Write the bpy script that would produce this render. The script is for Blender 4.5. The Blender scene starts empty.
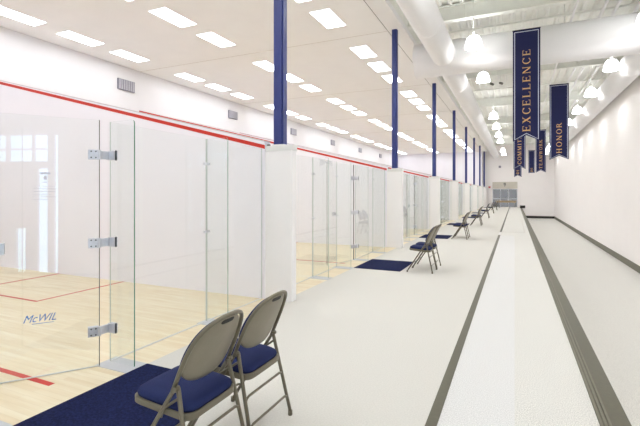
import bpy, bmesh, math, random
from mathutils import Vector, Matrix
random.seed(4)
PI = math.pi
sc = bpy.context.scene
C = sc.collection

# ------------------------------------------------------------------ materials
def srgb(r, g, b):
    f = lambda v: (v/255/12.92) if v/255 <= .04045 else ((v/255+.055)/1.055)**2.4
    return (f(r), f(g), f(b), 1)

def mat(name, col, rough=.5, metal=0, noise=0, scale=20, bump=0, bscale=None, spec=.5, stretch=(1, 1, 1)):
    m = bpy.data.materials.new(name); m.use_nodes = True
    nt = m.node_tree; b = nt.nodes['Principled BSDF']
    b.inputs['Base Color'].default_value = col
    b.inputs['Roughness'].default_value = rough
    b.inputs['Metallic'].default_value = metal
    b.inputs['Specular IOR Level'].default_value = spec
    geo = nt.nodes.new('ShaderNodeNewGeometry')
    mp = nt.nodes.new('ShaderNodeMapping'); mp.inputs['Scale'].default_value = stretch
    nt.links.new(geo.outputs['Position'], mp.inputs['Vector'])
    n = nt.nodes.new('ShaderNodeTexNoise'); n.inputs['Scale'].default_value = scale; n.inputs['Detail'].default_value = 3
    nt.links.new(mp.outputs[0], n.inputs['Vector'])
    r = nt.nodes.new('ShaderNodeValToRGB')
    r.color_ramp.elements[0].position = .3; r.color_ramp.elements[1].position = .7
    k = max(noise, .01)
    r.color_ramp.elements[0].color = tuple(c*(1-k) for c in col[:3])+(1,)
    r.color_ramp.elements[1].color = tuple(min(1, c*(1+k)) for c in col[:3])+(1,)
    nt.links.new(n.outputs['Fac'], r.inputs[0]); nt.links.new(r.outputs[0], b.inputs['Base Color'])
    if bump:
        n2 = nt.nodes.new('ShaderNodeTexNoise'); n2.inputs['Scale'].default_value = bscale or scale
        nt.links.new(geo.outputs['Position'], n2.inputs['Vector'])
        bp = nt.nodes.new('ShaderNodeBump'); bp.inputs['Strength'].default_value = bump; bp.inputs['Distance'].default_value = .01
        nt.links.new(n2.outputs['Fac'], bp.inputs['Height']); nt.links.new(bp.outputs[0], b.inputs['Normal'])
    return m

def emit(name, col, s):
    m = bpy.data.materials.new(name); m.use_nodes = True
    nt = m.node_tree; nt.nodes.clear()
    e = nt.nodes.new('ShaderNodeEmission'); e.inputs[0].default_value = col; e.inputs[1].default_value = s
    o = nt.nodes.new('ShaderNodeOutputMaterial'); nt.links.new(e.outputs[0], o.inputs[0])
    return m

def glass(name, tint, f0=.045):
    m = bpy.data.materials.new(name); m.use_nodes = True
    nt = m.node_tree; nt.nodes.clear(); N = nt.nodes.new
    t = N('ShaderNodeBsdfTransparent'); t.inputs[0].default_value = tint
    g = N('ShaderNodeBsdfGlossy'); g.inputs['Roughness'].default_value = 0
    lw = N('ShaderNodeLayerWeight'); lw.inputs[0].default_value = .5
    p = N('ShaderNodeMath'); p.operation = 'POWER'; p.inputs[1].default_value = 5
    a = N('ShaderNodeMath'); a.operation = 'MULTIPLY_ADD'; a.inputs[1].default_value = 1-f0; a.inputs[2].default_value = f0
    mx = N('ShaderNodeMixShader'); o = N('ShaderNodeOutputMaterial')
    nt.links.new(lw.outputs['Facing'], p.inputs[0]); nt.links.new(p.outputs[0], a.inputs[0])
    nt.links.new(a.outputs[0], mx.inputs[0]); nt.links.new(t.outputs[0], mx.inputs[1]); nt.links.new(g.outputs[0], mx.inputs[2])
    nt.links.new(mx.outputs[0], o.inputs[0])
    return m

def wood(name):
    m = bpy.data.materials.new(name); m.use_nodes = True
    nt = m.node_tree; b = nt.nodes['Principled BSDF']; N = nt.nodes.new
    geo = N('ShaderNodeNewGeometry')
    br = N('ShaderNodeTexBrick')
    br.inputs['Color1'].default_value = srgb(238, 227, 200); br.inputs['Color2'].default_value = srgb(231, 216, 184)
    br.inputs['Mortar'].default_value = srgb(224, 210, 180)
    br.inputs['Scale'].default_value = 1; br.inputs['Mortar Size'].default_value = .0015
    br.inputs['Brick Width'].default_value = 1.1; br.inputs['Row Height'].default_value = .057
    br.offset = .37
    nt.links.new(geo.outputs['Position'], br.inputs['Vector'])
    mp = N('ShaderNodeMapping'); mp.inputs['Scale'].default_value = (1.2, 12, 1)
    n = N('ShaderNodeTexNoise'); n.inputs['Scale'].default_value = 1.6; n.inputs['Detail'].default_value = 4
    nt.links.new(geo.outputs['Position'], mp.inputs[0]); nt.links.new(mp.outputs[0], n.inputs['Vector'])
    r = N('ShaderNodeValToRGB'); r.color_ramp.elements[0].position = .35; r.color_ramp.elements[1].position = .65
    r.color_ramp.elements[0].color = (.93, .89, .82, 1); r.color_ramp.elements[1].color = (1, 1, 1, 1)
    nt.links.new(n.outputs['Fac'], r.inputs[0])
    mx = N('ShaderNodeMix'); mx.data_type = 'RGBA'; mx.blend_type = 'MULTIPLY'; mx.inputs['Factor'].default_value = 1
    nt.links.new(br.outputs['Color'], mx.inputs['A']); nt.links.new(r.outputs[0], mx.inputs['B'])
    nt.links.new(mx.outputs['Result'], b.inputs['Base Color'])
    b.inputs['Roughness'].default_value = .45
    return m

M = dict(
    wall=mat('white_wall_paint', srgb(249, 245, 243), .6, noise=.01, scale=1.2),
    courtwall=mat('court_plaster', srgb(241, 239, 246), .55, noise=.015, scale=.9),
    frontwall=mat('front_wall_plaster_dimmed', srgb(226, 224, 226), .6, noise=.01, scale=1),  # court plaster in a darker copy, toning down the strong light through its colour
    ceil=mat('ceiling_paint', srgb(245, 244, 244), .7, noise=.01, scale=2),
    roof=mat('roof_deck_paint', srgb(238, 238, 232), .6, noise=.03, scale=3),
    steel=mat('painted_steel', srgb(232, 233, 226), .5, noise=.03, scale=5),
    duct=mat('white_fabric_duct', srgb(240, 239, 239), .6, noise=.01, scale=3),
    pillar=mat('pillar_paint', srgb(242, 240, 240), .5, noise=.01, scale=2),
    cap=mat('pillar_cap_paint', srgb(226, 226, 224), .5),
    carpet=mat('pale_loop_carpet', srgb(214, 211, 204), .95, noise=.06, scale=90, bump=.3, bscale=120, spec=.2),
    terr=mat('speckled_floor', srgb(217, 215, 209), .8, noise=.3, scale=95, bump=.25, bscale=90, spec=.2, stretch=(1.6, 1, 1)),
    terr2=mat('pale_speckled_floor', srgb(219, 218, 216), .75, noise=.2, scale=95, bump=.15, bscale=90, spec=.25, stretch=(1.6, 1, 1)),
    rubber=mat('olive_rubber', srgb(84, 80, 60), .5, noise=.08, scale=30),
    rubber2=mat('olive_rubber_ribs', srgb(108, 104, 86), .5, noise=.08, scale=30),
    base=mat('taupe_wall_base', srgb(100, 97, 82), .5, noise=.05, scale=10),
    black=mat('black_base', srgb(32, 28, 26), .5),
    wood=wood('pale_maple_boards'),
    brown=mat('brown_wood', srgb(170, 146, 112), .5, noise=.1, scale=8),
    plate=mat('grey_floor_plate', srgb(196, 197, 200), .6, noise=.03, scale=50),
    red=mat('red_court_line', srgb(200, 38, 20), .5, noise=.03, scale=10),
    edgetop=mat('wall_top_edge', srgb(206, 200, 202), .6),
    mark=mat('grey_joint', srgb(196, 188, 180), .8),
    gap=mat('dark_joint', srgb(110, 104, 98), .8),
    navypost=mat('navy_post_paint', srgb(44, 56, 122), .38, noise=.03, scale=4),
    mat_=mat('navy_mat_pile', srgb(28, 35, 72), .95, noise=.45, scale=60, bump=.6, bscale=200, spec=.1),
    fabric=mat('navy_seat_fabric', srgb(35, 44, 86), .85, noise=.12, scale=220, bump=.2, bscale=300, spec=.2),
    cmetal=mat('taupe_chair_metal', srgb(112, 105, 88), .38, metal=.25, noise=.05, scale=15),
    shell=mat('back_shell_metal', srgb(136, 129, 112), .42, metal=.2, noise=.04, scale=15),
    dark=mat('dark_slot', srgb(28, 27, 26), .6),
    chrome=mat('brushed_metal', srgb(216, 218, 226), .3, metal=.55, noise=.05, scale=40),
    hdark=mat('dark_gasket_metal', srgb(60, 62, 70), .5, metal=.5),  # dark metal of gaskets, hinge screws and door levers
    edge=mat('green_glass_edge', srgb(92, 138, 118), .15),
    edged=mat('grey_glass_edge', srgb(196, 206, 202), .2),
    edgedoor=mat('dark_door_edge', srgb(84, 86, 82), .3),
    glass=glass('clear_glass', (.984, .996, .992, 1)),
    tglass=glass('tinted_window_glass', (.27, .22, .2, 1)),
    banner=mat('navy_banner_cloth', srgb(20, 26, 74), .85, noise=.06, scale=30, bump=.1),
    gold=mat('gold_lettering', srgb(226, 180, 118), .5, noise=.04, scale=20),
    bwhite=mat('banner_white_trim', srgb(214, 220, 236), .6),
    vent=mat('grey_vent', srgb(176, 174, 182), .5, noise=.1, scale=30),
    vdark=mat('vent_gaps', srgb(132, 130, 142), .6),
    blue=mat('blue_logo', srgb(84, 134, 206), .5),
    ink=mat('faint_ink', srgb(200, 202, 216), .6),
    grey=mat('grey_fixture', srgb(120, 118, 112), .5),
    alu=mat('window_frame_white', srgb(226, 226, 230), .4),
    panelb=mat('beige_panel', srgb(206, 200, 188), .6, noise=.03, scale=5),
    troff=emit('troffer_light', (.93, .965, 1, 1), 8.8),
    bay=emit('high_bay_shade_glow', (.97, .985, 1, 1), 3.4),
    bayfill=emit('added_roof_fill_glow', (.97, .985, 1, 1), 34.0),  # added glow on the lamp tops that lightens the roof
    bayd=emit('high_bay_diffuser', (.97, .985, 1, 1), 44.0),
)

# ------------------------------------------------------------------ mesh helpers
def bx(bm, x0, x1, y0, y1, z0, z1, mi=0):
    vs = [bm.verts.new((x, y, z)) for x in (x0, x1) for y in (y0, y1) for z in (z0, z1)]
    fs = []
    for a in ((0, 1, 3, 2), (4, 6, 7, 5), (0, 4, 5, 1), (2, 3, 7, 6), (0, 2, 6, 4), (1, 5, 7, 3)):
        f = bm.faces.new([vs[i] for i in a]); f.material_index = mi; fs.append(f)
    return fs

def prism(bm, pts, vec, mi=0):
    """closed polygon of 3-D points swept by vec"""
    v = Vector(vec)
    a = [bm.verts.new(p) for p in pts]; b = [bm.verts.new(Vector(p)+v) for p in pts]
    n = len(pts)
    f1 = bm.faces.new(a); f2 = bm.faces.new(b[::-1]); fs = [f1, f2]
    for i in range(n):
        fs.append(bm.faces.new((a[i], b[i], b[(i+1) % n], a[(i+1) % n])))
    for f in fs: f.material_index = mi
    return fs

def tube(bm, pts, r, seg=10, cap=True, r2=None):
    pts = [Vector(p) for p in pts]; rings = []
    n = len(pts); up = None
    for i, p in enumerate(pts):
        t = (pts[min(i+1, n-1)]-pts[max(i-1, 0)]).normalized()
        if up is None:
            up = Vector((0, 0, 1)) if abs(t.z) < .9 else Vector((0, 1, 0))
        s = t.cross(up).normalized(); up = s.cross(t).normalized()
        rr = r if r2 is None else r+(r2-r)*i/(n-1)
        rings.append([bm.verts.new(p+rr*(math.cos(2*PI*k/seg)*s+math.sin(2*PI*k/seg)*up)) for k in range(seg)])
    for i in range(n-1):
        for k in range(seg):
            f = bm.faces.new((rings[i][k], rings[i][(k+1) % seg], rings[i+1][(k+1) % seg], rings[i+1][k])); f.smooth = True
    if cap:
        bm.faces.new(rings[0][::-1]); bm.faces.new(rings[-1])

def loft(bm, rings, smooth=True, mi=0):
    rs = [[bm.verts.new(p) for p in r] for r in rings]; n = len(rs[0])
    for i in range(len(rs)-1):
        for k in range(n):
            f = bm.faces.new((rs[i][k], rs[i][(k+1) % n], rs[i+1][(k+1) % n], rs[i+1][k])); f.smooth = smooth; f.material_index = mi
    bm.faces.new(rs[0][::-1]).material_index = mi; f = bm.faces.new(rs[-1]); f.material_index = mi

def obj(name, bm, m, parent=None, bevel=0):
    bmesh.ops.recalc_face_normals(bm, faces=bm.faces)
    me = bpy.data.meshes.new(name); bm.to_mesh(me); bm.free()
    o = bpy.data.objects.new(name, me); C.objects.link(o)
    for mm in (m if isinstance(m, (list, tuple)) else [m]): me.materials.append(mm)
    if parent: o.parent = parent
    if bevel:
        b = o.modifiers.new('bevel', 'BEVEL'); b.width = bevel; b.segments = 2; b.limit_method = 'ANGLE'
    return o

def B(): return bmesh.new()
def boxobj(name, dims, m, parent=None, bevel=0):
    bm = B(); bx(bm, *dims); return obj(name, bm, m, parent, bevel)
def struct(o):
    o['kind'] = 'structure'; return o
def tag(o, label, cat, group=None):
    o['label'] = label; o['category'] = cat
    if group: o['group'] = group
    return o
def thing(name, label, cat, loc=(0, 0, 0), rz=0, group=None):
    o = bpy.data.objects.new(name, None); C.objects.link(o); o.location = loc; o.rotation_euler = (0, 0, rz)
    o.empty_display_size = .2
    return tag(o, label, cat, group)
def dup(root, loc, label=None, rz=None):
    r = root.copy(); C.objects.link(r); r.location = loc
    if rz is not None: r.rotation_euler = (0, 0, rz)
    if label: r['label'] = label
    for ch in list(root.children):
        c = ch.copy(); C.objects.link(c); c.parent = r
        for g in ch.children:
            d = g.copy(); C.objects.link(d); d.parent = c
    return r

ORD = ['nearest', 'second', 'third', 'fourth', 'fifth', 'sixth', 'seventh', 'eighth']
P = 6.29                      # spacing of the courts
NC = 8
XG, XF = -3.265, -12.6         # glass line and front wall
HC, HR, LO = 6.0, 6.65, -1.16  # court ceiling, hall roof, lower floor
YE, YB, XR = 50.0, -8.0, 3.77

# ------------------------------------------------------------------ the setting
struct(boxobj('floor', (-2.93, -.525, YB, YE, -.2, 0), M['carpet']))
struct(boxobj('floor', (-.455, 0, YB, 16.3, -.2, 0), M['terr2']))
struct(boxobj('floor', (0, .5, YB, YE, -.2, 0), M['terr']))
struct(boxobj('floor', (-.455, 0, 16.3, YE, -.2, 0), M['terr']))
struct(boxobj('floor', (.62, XR, YB, YE, LO-.2, LO), M['terr']))
struct(boxobj('wall_ledge', (.5, .66, YB, YE, LO, -.012), M['wall']))
bm = B(); bx(bm, -.525, -.455, YB, 16.4, -.2, .004)
struct(obj('trim_1', bm, M['rubber']))
struct(boxobj('trim_1', (-.52, -.48, 17.7, YE, -.2, .003), M['base']))
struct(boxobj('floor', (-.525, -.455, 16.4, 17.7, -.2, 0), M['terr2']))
bm = B(); bx(bm, .5, .685, YB, YE, -.012, .003)
tr = struct(obj('trim_2', bm, M['rubber']))
bm = B()
for x in (.502, .528, .554): bx(bm, x, x+.016, YB, YE, .003, .008)
obj('rib', bm, M['rubber2'], tr)
bm = B(); bx(bm, -.44, .36, 17.75, 17.79, 0, .002); bx(bm, .34, .36, 17.79, 26, 0, .002)
struct(obj('trim_3', bm, M['mark']))

struct(boxobj('floor', (XF, -2.93, -1.17, YE, -.2, 0), M['wood']))
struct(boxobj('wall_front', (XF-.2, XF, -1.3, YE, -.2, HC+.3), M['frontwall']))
# right wall with a window opening behind the camera
bm = B()
bx(bm, XR, XR+.2, -3.29, YE, LO-.2, HR+.3); bx(bm, XR, XR+.2, YB, -6.2, LO-.2, HR+.3)
bx(bm, XR, XR+.2, -6.2, -3.29, LO-.2, -.7); bx(bm, XR, XR+.2, -6.2, -3.29, 3.07, HR+.3)
struct(obj('wall_right', bm, M['wall']))
w = struct(boxobj('window_1', (XR+.11, XR+.13, -6.2, -3.29, -.7, 3.07), M['glass']))
bm = B()
for y0, y1, z0, z1 in ((-4.82, -4.74, 2.35, 3.07), (-4.06, -4.01, 2.35, 3.07), (-3.6, -3.43, -.7, 3.07), (-6.2, -3.6, 2.16, 2.35),
                       (-6.2, -3.43, 2.66, 2.70), (-3.99, -3.9, -.7, 2.16), (-4.24, -3.99, -.7, 2.16), (-4.53, -4.24, .55, 2.16),
                       (-6.2, -4.53, -.7, 2.16)):
    bx(bm, XR+.02, XR+.10, y0, y1, z0, z1)
obj('window_frame', bm, M['alu'], w)
# back, near court side wall, left wall behind the camera
struct(boxobj('wall_back', (-3.4, XR+.2, YB-.2, YB, LO-.2, HR+.3), M['wall']))
struct(boxobj('wall_left', (-3.4, XG-.05, YB, -1.3, -.2, HC+.3), M['wall']))
struct(boxobj('wall_court_side', (XF-.2, XG+.03, -1.3, -1.17, -.2, HC+.3), M['courtwall']))
# end wall with glazed opening
bm = B()
X0, X1 = -2.2, .28
bx(bm, XF-.2, X0, YE, YE+.2, LO-.2, HR+.3); bx(bm, X1, XR+.2, YE, YE+.2, LO-.2, HR+.3)
bx(bm, X0, X1, YE, YE+.2, 1.95, HR+.3); bx(bm, X0, X1, YE, YE+.2, LO-.2, 0)
struct(obj('wall_end', bm, M['wall']))
d = struct(boxobj('door_1', (X0, X1, YE+.08, YE+.10, 0, 1.95), M['tglass']))
bm = B()
for x in (X0, -1.4, -.6, X1-.05): bx(bm, x, x+.05, YE+.02, YE+.075, 0, 1.95)
bx(bm, X0, X1, YE+.02, YE+.075, .85, .9); bx(bm, X0, X1, YE+.02, YE+.075, 1.89, 1.95)
obj('door_frame', bm, M['alu'], d)
bm = B()
for x in (-1.36, -.66): bx(bm, x, x+.03, YE-.03, YE+.02, .7, 1.1)
obj('door_handle', bm, M['chrome'], d)
struct(boxobj('baseboard_end', (.7, XR-.02, YE-.03, YE, LO, LO+.24), M['black']))
struct(boxobj('baseboard_right', (XR-.02, XR, -3.2, YE-.02, LO, LO+.24), M['base']))

# ceilings
struct(boxobj('ceiling', (XF, -3.21, -1.17, YE, HC, HC+.15), M['ceil']))
struct(boxobj('ceiling', (-3.19, -2.75, YB, YE, HC, HC+.15), M['ceil']))
struct(boxobj('wall_bulkhead', (-2.85, -2.75, YB, YE, HC+.15, HR), M['roof']))
struct(boxobj('trim_4', (-3.21, -3.19, YB, YE, HC+.01, HC+.15), M['gap']))
bm = B()
for k in range(NC): bx(bm, XF, -3.22, 5.17+P*k, 5.185+P*k, HC-.003, HC)
struct(obj('trim_5', bm, M['mark']))
# hall roof: ribbed deck running along the hall
bm = B()
prof = []
x = -3.3
while x < XR+.2:
    prof += [(x, HR), (x+.16, HR), (x+.2, HR-.07), (x+.26, HR-.07), (x+.3, HR)]; x += .3
prof.append((XR+.2, HR)); prof = [p for i, p in enumerate(prof) if i == 0 or p[0] > prof[i-1][0]+1e-6]
pts = [(p[0], YB, p[1]) for p in prof]+[(XR+.2, YB, HR+.1), (-3.3, YB, HR+.1)]
prism(bm, pts, (0, YE-YB+.2, 0))
struct(obj('ceiling', bm, M['roof']))

# dividing walls between courts, with the sloping out line
for k in range(NC):
    y0 = 5.12+P*k; y1 = y0+.13
    zt = lambda x, a: a+(.252 if a < 2.19 else .2475)*(-3.21-x)
    bm = B(); pts = [(XF, y0, 0), (-3.21, y0, 0), (-3.21, y0, 2.225), (XF, y0, zt(XF, 2.225))]
    if k == NC-1: pts = pts[:2]+[(-3.21, y0, HC), (XF, y0, HC)]
    prism(bm, pts, (0, .13, 0)); wl = struct(obj('wall_court_side', bm, M['courtwall']))
    bm = B()
    for (ya, yb) in ((y0-.002, y0), (y1, y1+.002)):
        prism(bm, [(XF, ya, zt(XF, 2.125)), (-3.215, ya, 2.125), (-3.215, ya, 2.18), (XF, ya, zt(XF, 2.18))], (0, yb-ya, 0))
    obj('out_line', bm, M['red'], wl)
    bm = B(); prism(bm, [(XF, y0-.004, zt(XF, 2.225)), (-3.21, y0-.004, 2.225), (-3.21, y0-.004, 2.24), (XF, y0-.004, zt(XF, 2.24))], (0, .138, 0))
    obj('top_edge', bm, M['edgetop'], wl)
# court lines
for k in range(NC):
    ya, yb = -1.17+P*k+(.01 if k == 0 else 0), 5.12+P*k
    if k: ya += .13
    bm = B(); c = 2.13+P*k; z = .0015
    bx(bm, -7.72, -7.67, ya, yb, 0, z)
    bx(bm, -7.67, -2.99-.3, c-.025, c+.025, 0, z)
    for s in (-1, 1):
        e = yb if s > 0 else ya
        c2 = yb-1.46 if s > 0 else ya+1.46
        bx(bm, -7.67, -6.03, min(c2, c2+.04), max(c2, c2+.04), 0, z)
        bx(bm, -6.03, -5.99, min(c2, e), max(c2, e), 0, z)
    ln = struct(obj('trim_court_lines', bm, M['red']))
    bm = B()
    for za in (4.43, 1.78, .46): bx(bm, XF, XF+.003, ya, yb, za, za+.05)
    obj('front_wall_line', bm, M['red'], ln)

# ------------------------------------------------------------------ pillars and posts
bm = B(); bx(bm, -3.21, -2.78, 0, .13, 0, 2.09)
pl = thing('wall_pillar', '', 'pillar', (0, 0, 0), group='white pillars between the courts')
obj('pillar_shaft', bm, M['pillar'], pl, .006)
boxobj('pillar_cap', (-3.2, -2.77, -.006, .136, 2.09, 2.165), M['cap'], pl, .004)
bm = B(); bx(bm, -3.19, -3.15, .01, .05, 2.165, 2.19); obj('bracket', bm, M['grey'], pl, .003)
for k in range(NC):
    lab = f'white rectangular pillar closing the glass front of the {ORD[k]} court at its far end'
    loc = (0, 5.12+P*k, 0)
    if k == 0: pl.location = loc; pl['label'] = lab
    else: dup(pl, loc, lab)
ps = thing('steel_post', '', 'post', group='navy steel posts above the glass fronts')
bm = B(); bx(bm, -3.07, -2.945, 0, .13, 2.175, HC); bx(bm, -2.945, -2.93, .025, .13, 2.175, HC)
obj('post_shaft', bm, M['navypost'], ps)
boxobj('base_plate', (-3.09, -2.91, -.002, .134, 2.165, 2.18), M['cap'], ps)
for k in range(NC):
    lab = f'navy steel post up to the ceiling above the far pillar of the {ORD[k]} court'
    loc = (0, 5.12+P*k, 0)
    if k == 0: ps.location = loc; ps['label'] = lab
    else: dup(ps, loc, lab)

# ------------------------------------------------------------------ glass fronts
HG = 2.13
def pane_bm(y0, y1, x=0, r=.0, z0=.012):
    bm = B()
    for f in bx(bm, x-.006, x+.006, y0, y1, z0, HG):
        f.material_index = 0 if abs(f.normal.x) > .5 else 1
    bm.normal_update()
    for f in bm.faces: f.material_index = 1 if abs(f.normal.y) > .5 else 0
    return bm
def panel(y0, y1, label):
    t = thing('glass_partition', label, 'glass panel', (XG, (y0+y1)/2, 0), group='fixed glass panels of the courts')
    h = (y1-y0)/2
    obj('pane', pane_bm(-h, h), [M['glass'], M['edged']], t)
    boxobj('floor_channel', (-.006, .006, -h, h, 0, .012), M['cap'], t)
    return t
def fin(y, label):
    t = thing('glass_fin', label, 'glass fin', (XG, y, 0), group='upright glass fins of the courts')
    bm = B(); pts = [(.0, -.006, .012), (.305, -.006, .012)]
    for i in range(6):
        a = i/5*PI/2; pts.append(((.275)+.03*math.cos(a), -.006, HG-.03+.03*math.sin(a)))
    pts.append((.0, -.006, HG))
    prism(bm, pts, (0, .012, 0)); bm.normal_update()
    for f in bm.faces: f.material_index = 1 if f.normal.x > .5 else 0
    obj('pane', bm, [M['glass'], M['edge']], t)
    boxobj('floor_plate', (-.05, .335, -.11, .11, 0, .004), M['plate'], t)
    return t
def clamp(t, z, y0=-.045, y1=.045):
    bm = B(); bx(bm, -.014, .02, y0, -.008, z-.015, z+.015); bx(bm, -.014, .02, .008, y1, z-.015, z+.015)
    obj('clamp', bm, M['chrome'], t, .003)
def door(y_h, width, ang, label, logo):
    t = thing('glass_door', label, 'glass door', (XG, y_h, 0), ang, group='glass doors of the courts')
    p = obj('pane', pane_bm(-width, -.0), [M['glass'], M['edgedoor']], t)
    boxobj('edge_seal', (-.009, .009, 0, .006, .01, HG), M['edgedoor'], t)
    boxobj('sweep', (-.006, .006, -width, 0, .004, .012), M['cap'], t)
    for z in (1.83, 1.07, .31):
        bm = B()
        bx(bm, .006, .022, -.085, -.004, z-.042, z+.042); bx(bm, -.022, -.006, -.085, -.004, z-.042, z+.042)
        tube(bm, [(.016, .004, z-.042), (.016, .004, z+.042)], .012, 10)
        h = obj('hinge', bm, M['chrome'], t, .003)
        bm = B()
        for yy, zz in ((-.06, .026), (-.06, -.026), (-.025, .026), (-.025, -.026)):
            tube(bm, [(.022, yy, z+zz), (.025, yy, z+zz)], .006, 8)
        obj('screw', bm, M['hdark'], h)
    bm = B(); z = 1.06
    bx(bm, .006, .02, -.77, -.66, z-.045, z+.045); bx(bm, -.02, -.006, -.77, -.66, z-.045, z+.045)
    h = obj('handle', bm, M['chrome'], t, .003)
    bm = B(); tube(bm, [(.02, -.71, z), (.045, -.71, z), (.045, -.76, z)], .009, 8); obj('lever', bm, M['hdark'], h)
    return t
def hinge_bracket(t):
    """metal arms on the fin that carry the door hinges"""
    for z in (1.83, 1.07, .31):
        bm = B(); bx(bm, .0, .078, -.02, -.007, z-.042, z+.042); bx(bm, .0, .078, .007, .02, z-.042, z+.042)
        bx(bm, .0, .018, -.095, -.02, z-.036, z+.036)
        hb = obj('hinge_bracket', bm, M['chrome'], t, .003)
        bm = B(); bx(bm, .078, .082, -.008, .008, z-.044, z+.044); obj('gasket', bm, M['hdark'], hb)

doors = []
for k in range(NC):
    off = P*k+(.08 if k else 0); cn = ORD[k]+' court'
    F = [.42+off, 1.54+off, 2.63+off, 3.93+off]
    ya = -1.15 if k == 0 else 5.26+P*(k-1); yb = 5.115+P*k
    nm = ['first upright glass fin of the %s, nearest to its near side', 'glass fin beside the handle edge of the door of the %s',
          'glass fin carrying the door hinges of the %s', 'last upright glass fin of the %s, between its two far panels']
    fs = [fin(F[i], nm[i] % cn) for i in range(4)]
    for z in (1.84, 1.05):
        clamp(fs[0], z); clamp(fs[1], z, -.045, .03); clamp(fs[3], z)
    hinge_bracket(fs[2])
    panel(ya, F[0]-.008, f'clear glass panel at the near end of the {cn}')
    panel(F[0]+.008, F[1]-.008, f'clear glass panel just before the door of the {cn}')
    panel(F[2]+.008, F[3]-.008, f'clear glass panel just past the door of the {cn}')
    panel(F[3]+.008, yb, f'clear glass panel at the far end of the {cn}, against the pillar')
    ang = -math.radians([35.6, 15, 4, 0, 6, 0, 0, 0][k])
    lab = ('open frameless glass door of the nearest court with blue lettering' if k == 0 else
           ('slightly open' if ang else 'closed')+f' frameless glass door of the {cn}')
    doors.append(door(F[2]-.105, .95, ang, lab, k == 0))

def text_mesh(s, size, shear=0, extrude=.0008, name='lettering'):
    cu = bpy.data.curves.new(name, 'FONT'); cu.body = s; cu.size = size; cu.shear = shear; cu.extrude = extrude; cu.offset = 0
    o = bpy.data.objects.new('tmp', cu); C.objects.link(o)
    dg = bpy.context.evaluated_depsgraph_get(); dg.update()
    me = bpy.data.meshes.new_from_object(o.evaluated_get(dg)); bpy.data.objects.remove(o); bpy.data.curves.remove(cu)
    return me
me = text_mesh('McWIL', .085, .45)
xs = [v.co.x for v in me.vertices]; wd = max(xs)-min(xs)
d0 = doors[0]
# reading direction along the door away from the free edge: local +y; lettering on its corridor face
me.transform(Matrix(((0, 0, 1, 0), (.225/wd, 0, 0, 0), (0, 1, 0, 0), (0, 0, 0, 1))))
me.materials.append(M['blue'])
lo = bpy.data.objects.new('lettering', me); C.objects.link(lo); lo.parent = d0; lo.location = (.0075, -.545, .455); lo['label'] = 'blue slanted lettering'
bm = B(); bx(bm, .0065, .0078, -.48, -.33, .438, .442); obj('lettering_underline', bm, M['blue'], d0)
# faint printed notice on the door
bm = B(); yy = -.47
bx(bm, .0065, .0073, yy+.045, yy+.115, 1.655, 1.668); bx(bm, .0065, .0073, yy+.07, yy+.09, 1.61, 1.64); bx(bm, .0065, .0073, yy+.065, yy+.095, 1.585, 1.59)
for i, wdt in enumerate((.15, .16, .15, .12, .16, .1)): bx(bm, .0065, .0073, yy, yy+wdt, 1.555-i*.022, 1.558-i*.022)
nt_ = obj('printed_notice', bm, M['ink'], d0); nt_['label'] = 'faint printed notice'

# ------------------------------------------------------------------ court door mats
bm = B()
mt = boxobj('door_mat', (-.47, .47, -.6, .6, 0, .012), M['mat_'], None, .005)
tag(mt, '', 'mat', 'navy mats outside the courts')
for k in range(NC):
    o = mt if k == 0 else mt.copy()
    if k: C.objects.link(o)
    o.location = (-2.45, (2.13 if k == 0 else 2.28)+P*k, .0)
    o['label'] = f'navy blue carpet mat on the pale floor outside the door of the {ORD[k]} court'

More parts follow.
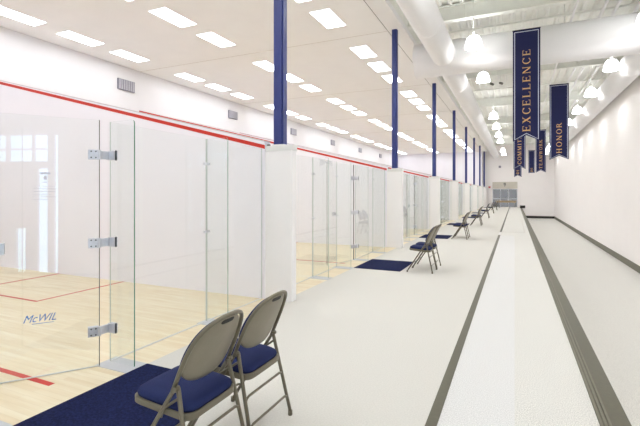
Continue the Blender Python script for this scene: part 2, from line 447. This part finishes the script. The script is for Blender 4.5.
# ------------------------------------------------------------------ folding chairs (facing -x)
th = math.radians(24); sn, cs = math.sin(th), math.cos(th)
def bp(y, v, n=0):  # point in the plane of the back
    return (.128+v*sn-n*cs, y, .53+v*cs+n*sn)
def sgnpow(a, p): return math.copysign(abs(a)**p, a)
def rrect(ax, ay, e=.32, n=40):
    return [(ax*sgnpow(math.cos(2*PI*i/n), e), ay*sgnpow(math.sin(2*PI*i/n), e)) for i in range(n)]
def make_chair():
    t = thing('folding_chair', '', 'chair', group='navy padded folding chairs outside the courts')
    # seat pan and cushion, tilted slightly down to the back
    tilt = lambda x, y, z: (x+.025, y, z-.03*(x+.2)/.4+.012)
    bm = B(); rings = []
    for s, z in ((.93, .398), (1, .404), (1, .432), (.985, .436)):
        rings.append([tilt(x*s, y*s, z) for x, y in rrect(.2, .2, .27)])
    loft(bm, rings, False); obj('seat_pan', bm, M['cmetal'], t)
    bm = B(); rings = []
    for s, z in ((.95, .436), (.97, .45), (.95, .464), (.88, .474), (.7, .481), (.4, .484), (.1, .485)):
        rings.append([tilt(x*s, y*s, z) for x, y in rrect(.2, .2, .32)])
    loft(bm, rings); obj('seat_cushion', bm, M['fabric'], t)
    # back shell + pad
    def outl(s, cv=.145, a=.197, n=48):
        o = []
        for i in range(n):
            c_, s_ = math.cos(2*PI*i/n), math.sin(2*PI*i/n)
            b_ = .23 if s_ > 0 else .13
            o.append((a*s*sgnpow(c_, .8), cv+b_*s*sgnpow(s_, .95 if s_ > 0 else .75)))
        return o
    def cur(y): return .03*(1-(y/.19)**2)   # dish of the back
    bm = B(); rings = [[bp(y, v, q-cur(y)) for y, v in outl(s)] for s, q in ((.96, -.004), (1, .0), (1, .012), (.98, .014))]
    # fill the dished faces with concentric rings so they curve
    rr = [[bp(y, v, -.004-cur(y)) for y, v in outl(s)] for s in (.05, .3, .55, .8)]+rings+[[bp(y, v, .014-cur(y)) for y, v in outl(s)] for s in (.8, .55, .3, .05)]
    loft(bm, rr); sh = obj('backrest_shell', bm, M['shell'], t)
    bm = B(); rr = [[bp(y, v, q-cur(y)) for y, v in outl(s)] for s, q in ((.94, .014), (.96, .026), (.92, .036), (.8, .041), (.5, .044), (.1, .045))]
    loft(bm, rr); obj('backrest_cushion', bm, M['fabric'], t)
    bm = B(); rr = []
    for s, q in ((1, -.0055), (1, .0)):
        rr.append([bp(.052*s*sgnpow(math.cos(2*PI*i/20), .5), .355+.012*s*sgnpow(math.sin(2*PI*i/20), .7), q-cur(.05*math.cos(2*PI*i/20))) for i in range(20)])
    loft(bm, rr); obj('hand_slot', bm, M['dark'], sh)
    # arched back frame
    pts = [bp(-.215, .0, -.005)]
    pts += [bp(-.215, .12, -.005), bp(-.213, .15, -.005)]
    for i in range(1, 20):
        a = PI-i*PI/20; pts.append(bp(.212*sgnpow(math.cos(a), .8), .15+.242*sgnpow(math.sin(a), .92), -.005-cur(.19*math.cos(a))*.9*math.sin(a)))
    pts += [bp(.213, .15, -.005), bp(.215, .12, -.005), bp(.215, .0, -.005)]
    bm = B(); tube(bm, pts, .0115, 8); obj('back_frame', bm, M['cmetal'], t)
    for s in (-1, 1):
        bm = B(); a = Vector(bp(.215*s, .0, -.005)); f = Vector((-.2, .225*s, .012))
        tube(bm, [a, a.lerp(f, .12), f], .0115, 8); lg = obj('leg', bm, M['cmetal'], t)
        bm = B(); tube(bm, [f+Vector((.004, 0, -.012)), f+Vector((.004, 0, .02))], .015, 10); obj('foot_cap', bm, M['cmetal'], lg)
        bm = B(); a = Vector((.155, .2*s, .545)); f = Vector((.275, .23*s, .012))
        tube(bm, [a, f], .0115, 8); lg = obj('leg', bm, M['cmetal'], t)
        bm = B(); tube(bm, [f+Vector((-.004, 0, -.012)), f+Vector((-.004, 0, .02))], .015, 10); obj('foot_cap', bm, M['cmetal'], lg)
        bm = B(); tube(bm, [(.165, .206*s, .5), (.05, .206*s, .42)], .008, 6); obj('brace', bm, M['cmetal'], t)
        bm = B(); tube(bm, [(.152, .195*s, .545), (.152, .228*s, .545)], .014, 8); obj('pivot', bm, M['cmetal'], t)
    def bar(x0, z0, x1, z1, w, r=.008):
        bm = B(); dx, dz = x1-x0, z1-z0
        pts = [(x0, -w, z0), (x0, -w+.012, z0+.022), (x0, -w+.035, z0+.03), (x0, w-.035, z0+.03), (x0, w-.012, z0+.022), (x0, w, z0)]
        tube(bm, pts, r, 6); obj('stretcher', bm, M['cmetal'], t)
    bar(.217, .265, 0, 0, .213); bar(.252, .11, 0, 0, .222); bar(-.125, .12, 0, 0, .222); bar(.04, .375, 0, 0, .2)
    return t
ch = make_chair()
for k in range(NC):
    for j in range(2):
        y = (1.79, 2.285)[j] if k == 0 else (8.24, 8.74)[j]+P*(k-1)
        loc = (-1.65 if k == 0 else -1.66, y, 0)
        side = 'nearer' if j == 0 else 'farther'
        lab = f'{side} of two navy padded metal folding chairs outside the {ORD[k]} court'
        if k == 0 and j == 0: ch.location = loc; ch['label'] = lab
        else: dup(ch, loc, lab)

# ------------------------------------------------------------------ recessed court lights
tl = thing('ceiling_light', '', 'ceiling light', group='recessed lights above the courts')
bm = B()
for d in ((-.28, .28, -.575, -.56), (-.28, .28, .56, .575), (-.28, -.265, -.56, .56), (.265, .28, -.56, .56)): bx(bm, *d, -.012, 0)
obj('light_frame', bm, M['ceil'], tl)
boxobj('diffuser', (-.265, .265, -.56, .56, -.008, 0), M['troff'], tl)
first = True
for k in range(NC):
    for xi, x in enumerate((-11.48, -7.95, -4.37)):
        for yi, y in enumerate((-1.73, 0, 1.73)):
            loc = (x, 2.0+P*k+y, HC)
            lab = f"recessed rectangular light above the {ORD[k]} court, {('front wall row', 'middle row', 'row nearest the glass')[xi]}, {('first', 'middle', 'last')[yi]} of three"
            if first: tl.location = loc; tl['label'] = lab; first = False
            else: dup(tl, loc, lab)

# front wall vents, one per court high on the front wall
vt = thing('wall_vent', '', 'vent', group='louvred vents high on the front walls')
boxobj('vent_frame', (0, .05, -.36, .36, -.19, .19), M['vdark'], vt, .004)
bm = B()
for i in range(7): bx(bm, .05, .07, -.33+i*.098, -.27+i*.098, -.17, .17)
obj('louvre', bm, M['vent'], vt)
for k in range(NC):
    loc = (XF, 4.52+P*k, 5.33)
    lab = f'grey louvred vent high on the front wall of the {ORD[k]} court'
    if k == 0: vt.location = loc; vt['label'] = lab
    else: dup(vt, loc, lab)

# ------------------------------------------------------------------ ducts
ZD = 5.48
dt = thing('air_duct', 'connected round white air ducts over the corridor, by the right wall and crossing between', 'duct', (0, 12.9, ZD))
def duct(a, b, r, seams, tag_):
    a = Vector(a)-dt.location; b = Vector(b)-dt.location; L = b-a
    bm = B(); tube(bm, [a, b], r, 40); o = obj('duct_run', bm, M['duct'], dt); o['label'] = tag_
    bm = B(); n = int(L.length/seams)
    for i in range(1, n+1):
        p = a+L*(i/(n+1)); u = L.normalized()*.012; tube(bm, [p-u, p+u], r+.006, 40)
    obj('seam_band', bm, M['duct'], o)
duct((-1.85, YB+.3, ZD), (-1.85, 48.5, ZD), .337, 3.1, 'duct run over the corridor')
duct((3.34, YB+.3, ZD), (3.34, 48.5, ZD), .36, 3.1, 'duct run beside the right wall')
duct((-2.72, 12.9, ZD), (3.3, 12.9, ZD), .5, 9, 'thicker cross duct')
for x, r in ((-1.85, .337), (3.34, .36)):
    for i in range(15):
        y = -6.5+i*3.8
        if abs(y-12.9) > .6: bm = B(); tube(bm, [(x, y-12.9, r), (x, y-12.9, HR-.07-ZD)], .012, 6); obj('hanger', bm, M['steel'], dt)
for x in (-.5, 1.2): bm = B(); tube(bm, [(x, 0, .5), (x, 0, HR-.07-ZD)], .012, 6); obj('hanger', bm, M['steel'], dt)

# ------------------------------------------------------------------ roof girders, pipes
def girder(y, label):
    t = thing('roof_girder', label, 'girder', (0, y, 0), group='girders across the hall roof')
    x0, x1 = -2.74, XR
    bm = B(); bx(bm, x0, x1, -.1, .1, 6.17, 6.19); bx(bm, x0, x1, -.1, .1, HR-.09, HR-.07); bx(bm, x0, x1, -.008, .008, 6.19, HR-.09)
    obj('beam', bm, M['steel'], t)
    for i in range(6):
        x = -2.3+i*1.1; boxobj('stiffener', (x, x+.015, -.09, .09, 6.19, HR-.09), M['steel'], t)
for i in range(-1, 6):
    girder(11.95+P*i, f'white steel girder crossing the hall roof, {ORD[i+1]} from the camera')
for i, (x, z, r, lab) in enumerate(((1.38, 6.12, .03, 'white sprinkler pipe running along the middle of the hall roof'),
                                    (2.15, 6.4, .04, 'pale pipe under the roof, left of the three near the right wall'),
                                    (2.45, 6.4, .04, 'pale pipe under the roof, middle of the three near the right wall'),
                                    (2.95, 6.4, .04, 'pale pipe under the roof, right of the three near the right wall'))):
    bm = B(); tube(bm, [(x, YB+.1, z), (x, YE-.02, z)], r, 10)
    tag(obj('roof_pipe', bm, M['duct']), lab, 'pipe')
t = thing('roof_framing', 'pale steel cross members under the ribbed roof deck of the hall', 'roof framing', (0, 0, HR-.07))
for y in [1.2+4.2*i for i in range(12)]:
    boxobj('purlin', (-2.7, XR-.02, y, y+.05, -.05, 0), M['steel'], t)

# ------------------------------------------------------------------ high bay lamps
hb = thing('high_bay_lamp', '', 'lamp')
bm = B(); rings = []
for r, z in ((.12, .1), (.16, .08), (.19, 0), (.21, -.08), (.23, -.17)):
    rings.append([(r*math.cos(2*PI*i/24), r*math.sin(2*PI*i/24), z) for i in range(24)])
loft(bm, rings); obj('lamp_shade', bm, M['bay'], hb)
bm = B(); tube(bm, [(0, 0, -.171), (0, 0, -.18)], .215, 24); obj('lamp_diffuser', bm, M['bayd'], hb)
bm = B(); rings = [[(r*math.cos(2*PI*i/24), r*math.sin(2*PI*i/24), z) for i in range(24)] for r, z in ((.125, .101), (.125, .104))]
loft(bm, rings); obj('added_uplight', bm, M['bayfill'], hb)  # glowing disc added on top of the shade to brighten the roof
bm = B(); tube(bm, [(0, 0, .1), (0, 0, .3)], .035, 16, r2=.025); obj('lamp_housing', bm, M['steel'], hb)
bm = B(); tube(bm, [(0, 0, .3), (0, 0, HR-.07-5.5)], .012, 6); obj('stem', bm, M['steel'], hb)
first = True
LL = [-3.8, 0, 3.9, 7.8, 11.8, 15.5, 23.4, 27.1, 31.0, 34.8, 42.4, 46.3]  # first two of each row are unseen, added to fill dark pillar faces
LR = [-3.8, 0, 3.9, 7.8, 11.8, 15.7, 19.6, 23.5, 27.3, 31.1, 35, 38.8, 42.7, 46.5]
W10 = ORD+['ninth', 'tenth', 'eleventh', 'twelfth']
for side, X, ys in (('left', -.98, LL), ('right', 2.73, LR)):
    for i, y in enumerate(ys):
        i -= 2
        lab = (f'glowing white high bay lamp hanging under the roof, {side} row, {W10[i]} from the camera' if i >= 0 else
               f"white high bay fill lamp added to the {side} row {'behind' if i == -2 else 'above'} the camera, out of the picture")
        if first: hb.location = (X, y, 5.5); hb['label'] = lab; hb['group'] = 'hanging high bay lamps'; first = False
        else: dup(hb, (X, y, 5.5), lab)

# ------------------------------------------------------------------ banners
TH, TN, SR = .145, .07, .06   # serif letter stroke weights
def glyph(ch):
    """list of polygons in a cell of height 1; returns (polys, advance)"""
    P_ = []; R = lambda a, b, c, d: P_.append([(a, c), (b, c), (b, d), (a, d)])
    def stem(x, w=TH, z0=0, z1=1, serif=.07, top=True, bot=True):
        R(x, x+w, z0, z1)
        if bot: R(x-serif, x+w+serif, z0, z0+.05)
        if top: R(x-serif, x+w+serif, z1-.05, z1)
    def arc(cx, cy, rx, ry, a0, a1, w0, w1, n=14):
        for i in range(n):
            t0 = math.radians(a0+(a1-a0)*i/n); t1 = math.radians(a0+(a1-a0)*(i+1)/n)
            def wd(t): return w1+(w0-w1)*abs(math.cos(t))
            o = lambda t: (cx+rx*math.cos(t), cy+ry*math.sin(t))
            q = lambda t: (cx+(rx-wd(t))*math.cos(t), cy+(ry-wd(t)*.9)*math.sin(t))
            P_.append([o(t0), o(t1), q(t1), q(t0)])
    def diag(x0, x1, w, z0=0, z1=1): P_.append([(x0, z0), (x0+w, z0), (x1+w, z1), (x1, z1)])
    adv = .85
    if ch == 'E':
        stem(.08); R(.2, .68, .94, 1); R(.62, .68, .8, 1); R(.2, .72, 0, .06); R(.66, .72, 0, .22); R(.2, .52, .48, .54); R(.48, .54, .4, .62); adv = .85
    elif ch == 'L': stem(.08); R(.2, .7, 0, .06); R(.64, .7, 0, .24); adv = .8
    elif ch == 'I': stem(.1); adv = .42
    elif ch == 'T': stem(.33, top=False); R(.0, .83, .94, 1); R(0, .06, .78, 1); R(.77, .83, .78, 1); adv = .92
    elif ch == 'H': stem(.08); stem(.65); R(.2, .7, .47, .54); adv = 1.0
    elif ch == 'N': stem(.1, .07); stem(.75, .07); diag(.66, .06, .17); adv = 1.0
    elif ch == 'M': stem(.08, .07); stem(.85, TH); diag(.46, .08, .17); diag(.46, .85, .07); adv = 1.2
    elif ch == 'X': diag(.62, .08, .19); diag(.06, .66, .08); R(0, .3, .95, 1); R(.55, .85, .95, 1); R(0, .25, 0, .05); R(.54, .88, 0, .05); adv = .95
    elif ch == 'W': diag(.28, .02, .17); diag(.3, .52, .07); diag(.75, .5, .17); diag(.78, 1.03, .07); R(-.05, .27, .95, 1); R(.95, 1.18, .95, 1); adv = 1.25
    elif ch == 'A': diag(.06, .4, .07); diag(.68, .36, .17); R(.2, .7, .3, .36); R(-.02, .2, 0, .05); R(.6, .92, 0, .05); adv = .98
    elif ch == 'K': stem(.08); diag(.2, .62, .08, .42, 1); diag(.66, .32, .18, 0, .6); R(.52, .8, .95, 1); R(.6, .9, 0, .05); adv = .97
    elif ch == 'C': arc(.48, .5, .43, .52, 45, 318, TH, TN, 20); R(.76, .82, .74, .98); adv = .92
    elif ch == 'O': arc(.5, .5, .46, .52, 0, 360, TH, TN, 28); adv = 1.05
    elif ch == 'R': stem(.08); arc(.36, .74, .32, .26, -90, 90, TH, TN, 12); R(.2, .4, .94, 1); R(.2, .4, .48, .54); diag(.68, .34, .18, 0, .5); R(.66, .9, 0, .05); adv = .95
    elif ch == 'D': stem(.08); arc(.36, .5, .5, .5, -90, 90, TH, TN, 16); R(.2, .4, .94, 1); R(.2, .4, 0, .06); adv = 1.0
    return P_, adv
def banner(x0, x1, y, zb, zt, word, label, notch=.15, hl=.2, hv=.175):
    w = x1-x0; c = w/2
    t = thing('hanging_banner', label, 'banner', ((x0+x1)/2, y, zb), group='navy word banners hanging from the roof')
    H = zt-zb
    bm = B(); prism(bm, [(-c, 0, 0), (0, 0, notch), (c, 0, 0), (c, 0, H), (-c, 0, H)], (0, .008, 0)); obj('cloth', bm, M['banner'], t)
    # white border following the edge
    def off(i, q=notch):
        k = .0 if q == 0 else i*1.5
        return [(-c+i, 0, i*.6+k*.3), (0, 0, q+i*1.05), (c-i, 0, i*.6+k*.3), (c-i, 0, H-i), (-c+i, 0, H-i)]
    bm = B(); a, b = off(.035), off(.05)
    for i in range(5):
        j = (i+1) % 5
        prism(bm, [a[i], a[j], b[j], b[i]], (0, -.003, 0))
    obj('border', bm, M['bwhite'], t)
    if word:
        bm = B(); u = notch+.09
        for chx in word:
            ps_, adv = glyph(chx)
            for p in ps_:
                prism(bm, [(-(q[1]-.5)*hv, -.001, u+q[0]*hl) for q in p], (0, -.003, 0))
            u += adv*hl+.035
        obj('lettering', bm, M['gold'], t)
    bm = B(); tube(bm, [(-c-.01, .004, H+.008), (c+.01, .004, H+.008)], .012, 8); rod = obj('rod', bm, M['dark'], t)
    bm = B()
    for s in (-.8, .8): tube(bm, [(s*c, .004, H+.02), (s*c, .004, 6.17-zb if abs(s) else 0)], .004, 5)
    obj('cord', bm, M['steel'], rod)
banner(-.04, .58, 11.9-.1, 2.8, 5.6, 'EXCELLENCE', 'large navy hanging banner reading EXCELLENCE in gold letters')
banner(1.2, 1.83, 18.24-.1, 2.75, 5.57, 'HONOR', 'navy hanging banner reading HONOR, second largest, nearest the right wall')
banner(-.05, .52, 24.53-.1, 2.75, 5.57, 'COMMITMENT', 'navy hanging banner reading COMMITMENT, behind the largest banner')
banner(1.24, 1.83, 30.82-.1, 2.82, 5.57, 'TEAMWORK', 'navy hanging banner reading TEAMWORK, behind and left of the HONOR banner')
banner(-.04, .5, 37.11-.1, 2.76, 5.57, 'DI', 'small far navy banner seen just below the COMMITMENT banner')
banner(1.16, 1.68, 43.4-.1, 3.34, 5.4, 'DE', 'farthest navy banner with a straight lower edge, left of TEAMWORK', notch=0)

# ------------------------------------------------------------------ small things at the far end
t = thing('sign_panel', 'beige sign panel with a dark emblem above the far glass doors', 'sign', (-.96, YE-.001, 1.98))
boxobj('panel', (-1.24, 1.24, -.04, 0, 0, .72), M['panelb'], t, .01)
bm = B(); prism(bm, [(-.12, -.042, .62), (.1, -.042, .62), (.12, -.042, .45), (.02, -.042, .22), (-.06, -.042, .22), (-.02, -.042, .42), (-.12, -.042, .42)], (0, -.01, 0)); obj('emblem', bm, M['grey'], t)
t = thing('wooden_bench', 'long brown wooden bench standing before the far glass doors', 'bench', (-.85, 48.9, 0))
boxobj('bench_top', (-1.0, 1.0, -.2, .2, .5, .68), M['brown'], t, .01)
for x in (-.9, .84): boxobj('leg', (x, x+.06, -.17, .17, 0, .5), M['cmetal'], t)
t = thing('alarm_box', 'small red alarm box on the far wall left of the glass doors', 'alarm', (-2.5, YE, 2.15))
boxobj('housing', (-.1, .1, -.06, 0, -.1, .1), M['red'], t, .01); boxobj('lens', (-.04, .04, -.08, -.06, .01, .07), M['bwhite'], t)
t = thing('wall_speaker', 'small grey speaker high on the far wall', 'speaker', (-1.45, YE, 4.35))
boxobj('housing', (-.12, .12, -.12, 0, -.12, .12), M['vent'], t, .02); boxobj('grille', (-.09, .09, -.13, -.12, -.09, .09), M['vdark'], t)
t = thing('equipment_case', 'small black case on the dark ledge edge near the far wall', 'case', (.5, 46.2, .008))
boxobj('body', (-.02, .45, -.2, .2, 0, .2), M['black'], t, .01)
boxobj('lid', (-.02, .45, -.2, .2, .2, .26), M['dark'], t, .01)
for i, (x, lab) in enumerate(((-.83, 'small dark spotlight under the roof, left of a pair'), (-.5, 'small dark spotlight under the roof, right of a pair'))):
    t = thing('spotlight', lab, 'spotlight', (x, 18.24+.0, 6.17), group='dark roof spotlights')
    bm = B(); tube(bm, [(0, 0, 0), (0, 0, -.28)], .01, 6); obj('stem', bm, M['steel'], t)
    bm = B(); tube(bm, [(-.03, 0, -.3), (.06, -.1, -.36)], .045, 12); obj('head', bm, M['grey'], t)

# ------------------------------------------------------------------ world, camera
wd_ = bpy.data.worlds.new('World'); sc.world = wd_; wd_.use_nodes = True
bg = wd_.node_tree.nodes['Background']; bg.inputs[0].default_value = (.5, .78, 1, 1); bg.inputs[1].default_value = 4.6
cam = bpy.data.cameras.new('Camera'); co = bpy.data.objects.new('Camera', cam); C.objects.link(co); sc.camera = co
cam.sensor_fit = 'HORIZONTAL'; cam.sensor_width = 36; cam.lens = 36*423/640
cam.shift_y = -(213-193)/640
cam.clip_start = .05; cam.clip_end = 200
co.location = (0, 0, 1.5); co.rotation_euler = (PI/2, 0, math.radians(24.7))

vs = sc.view_settings
sc.display_settings.display_device = 'sRGB'
vs.view_transform = 'Standard'; vs.look = 'None'; vs.gamma = 1; vs.use_curve_mapping = False
vs.exposure = .53
cy = sc.cycles
cy.transparent_max_bounces = 64; cy.max_bounces = 10; cy.diffuse_bounces = 6; cy.glossy_bounces = 4; cy.transmission_bounces = 4
cy.use_denoising = True
try: cy.use_light_tree = True
except Exception: pass
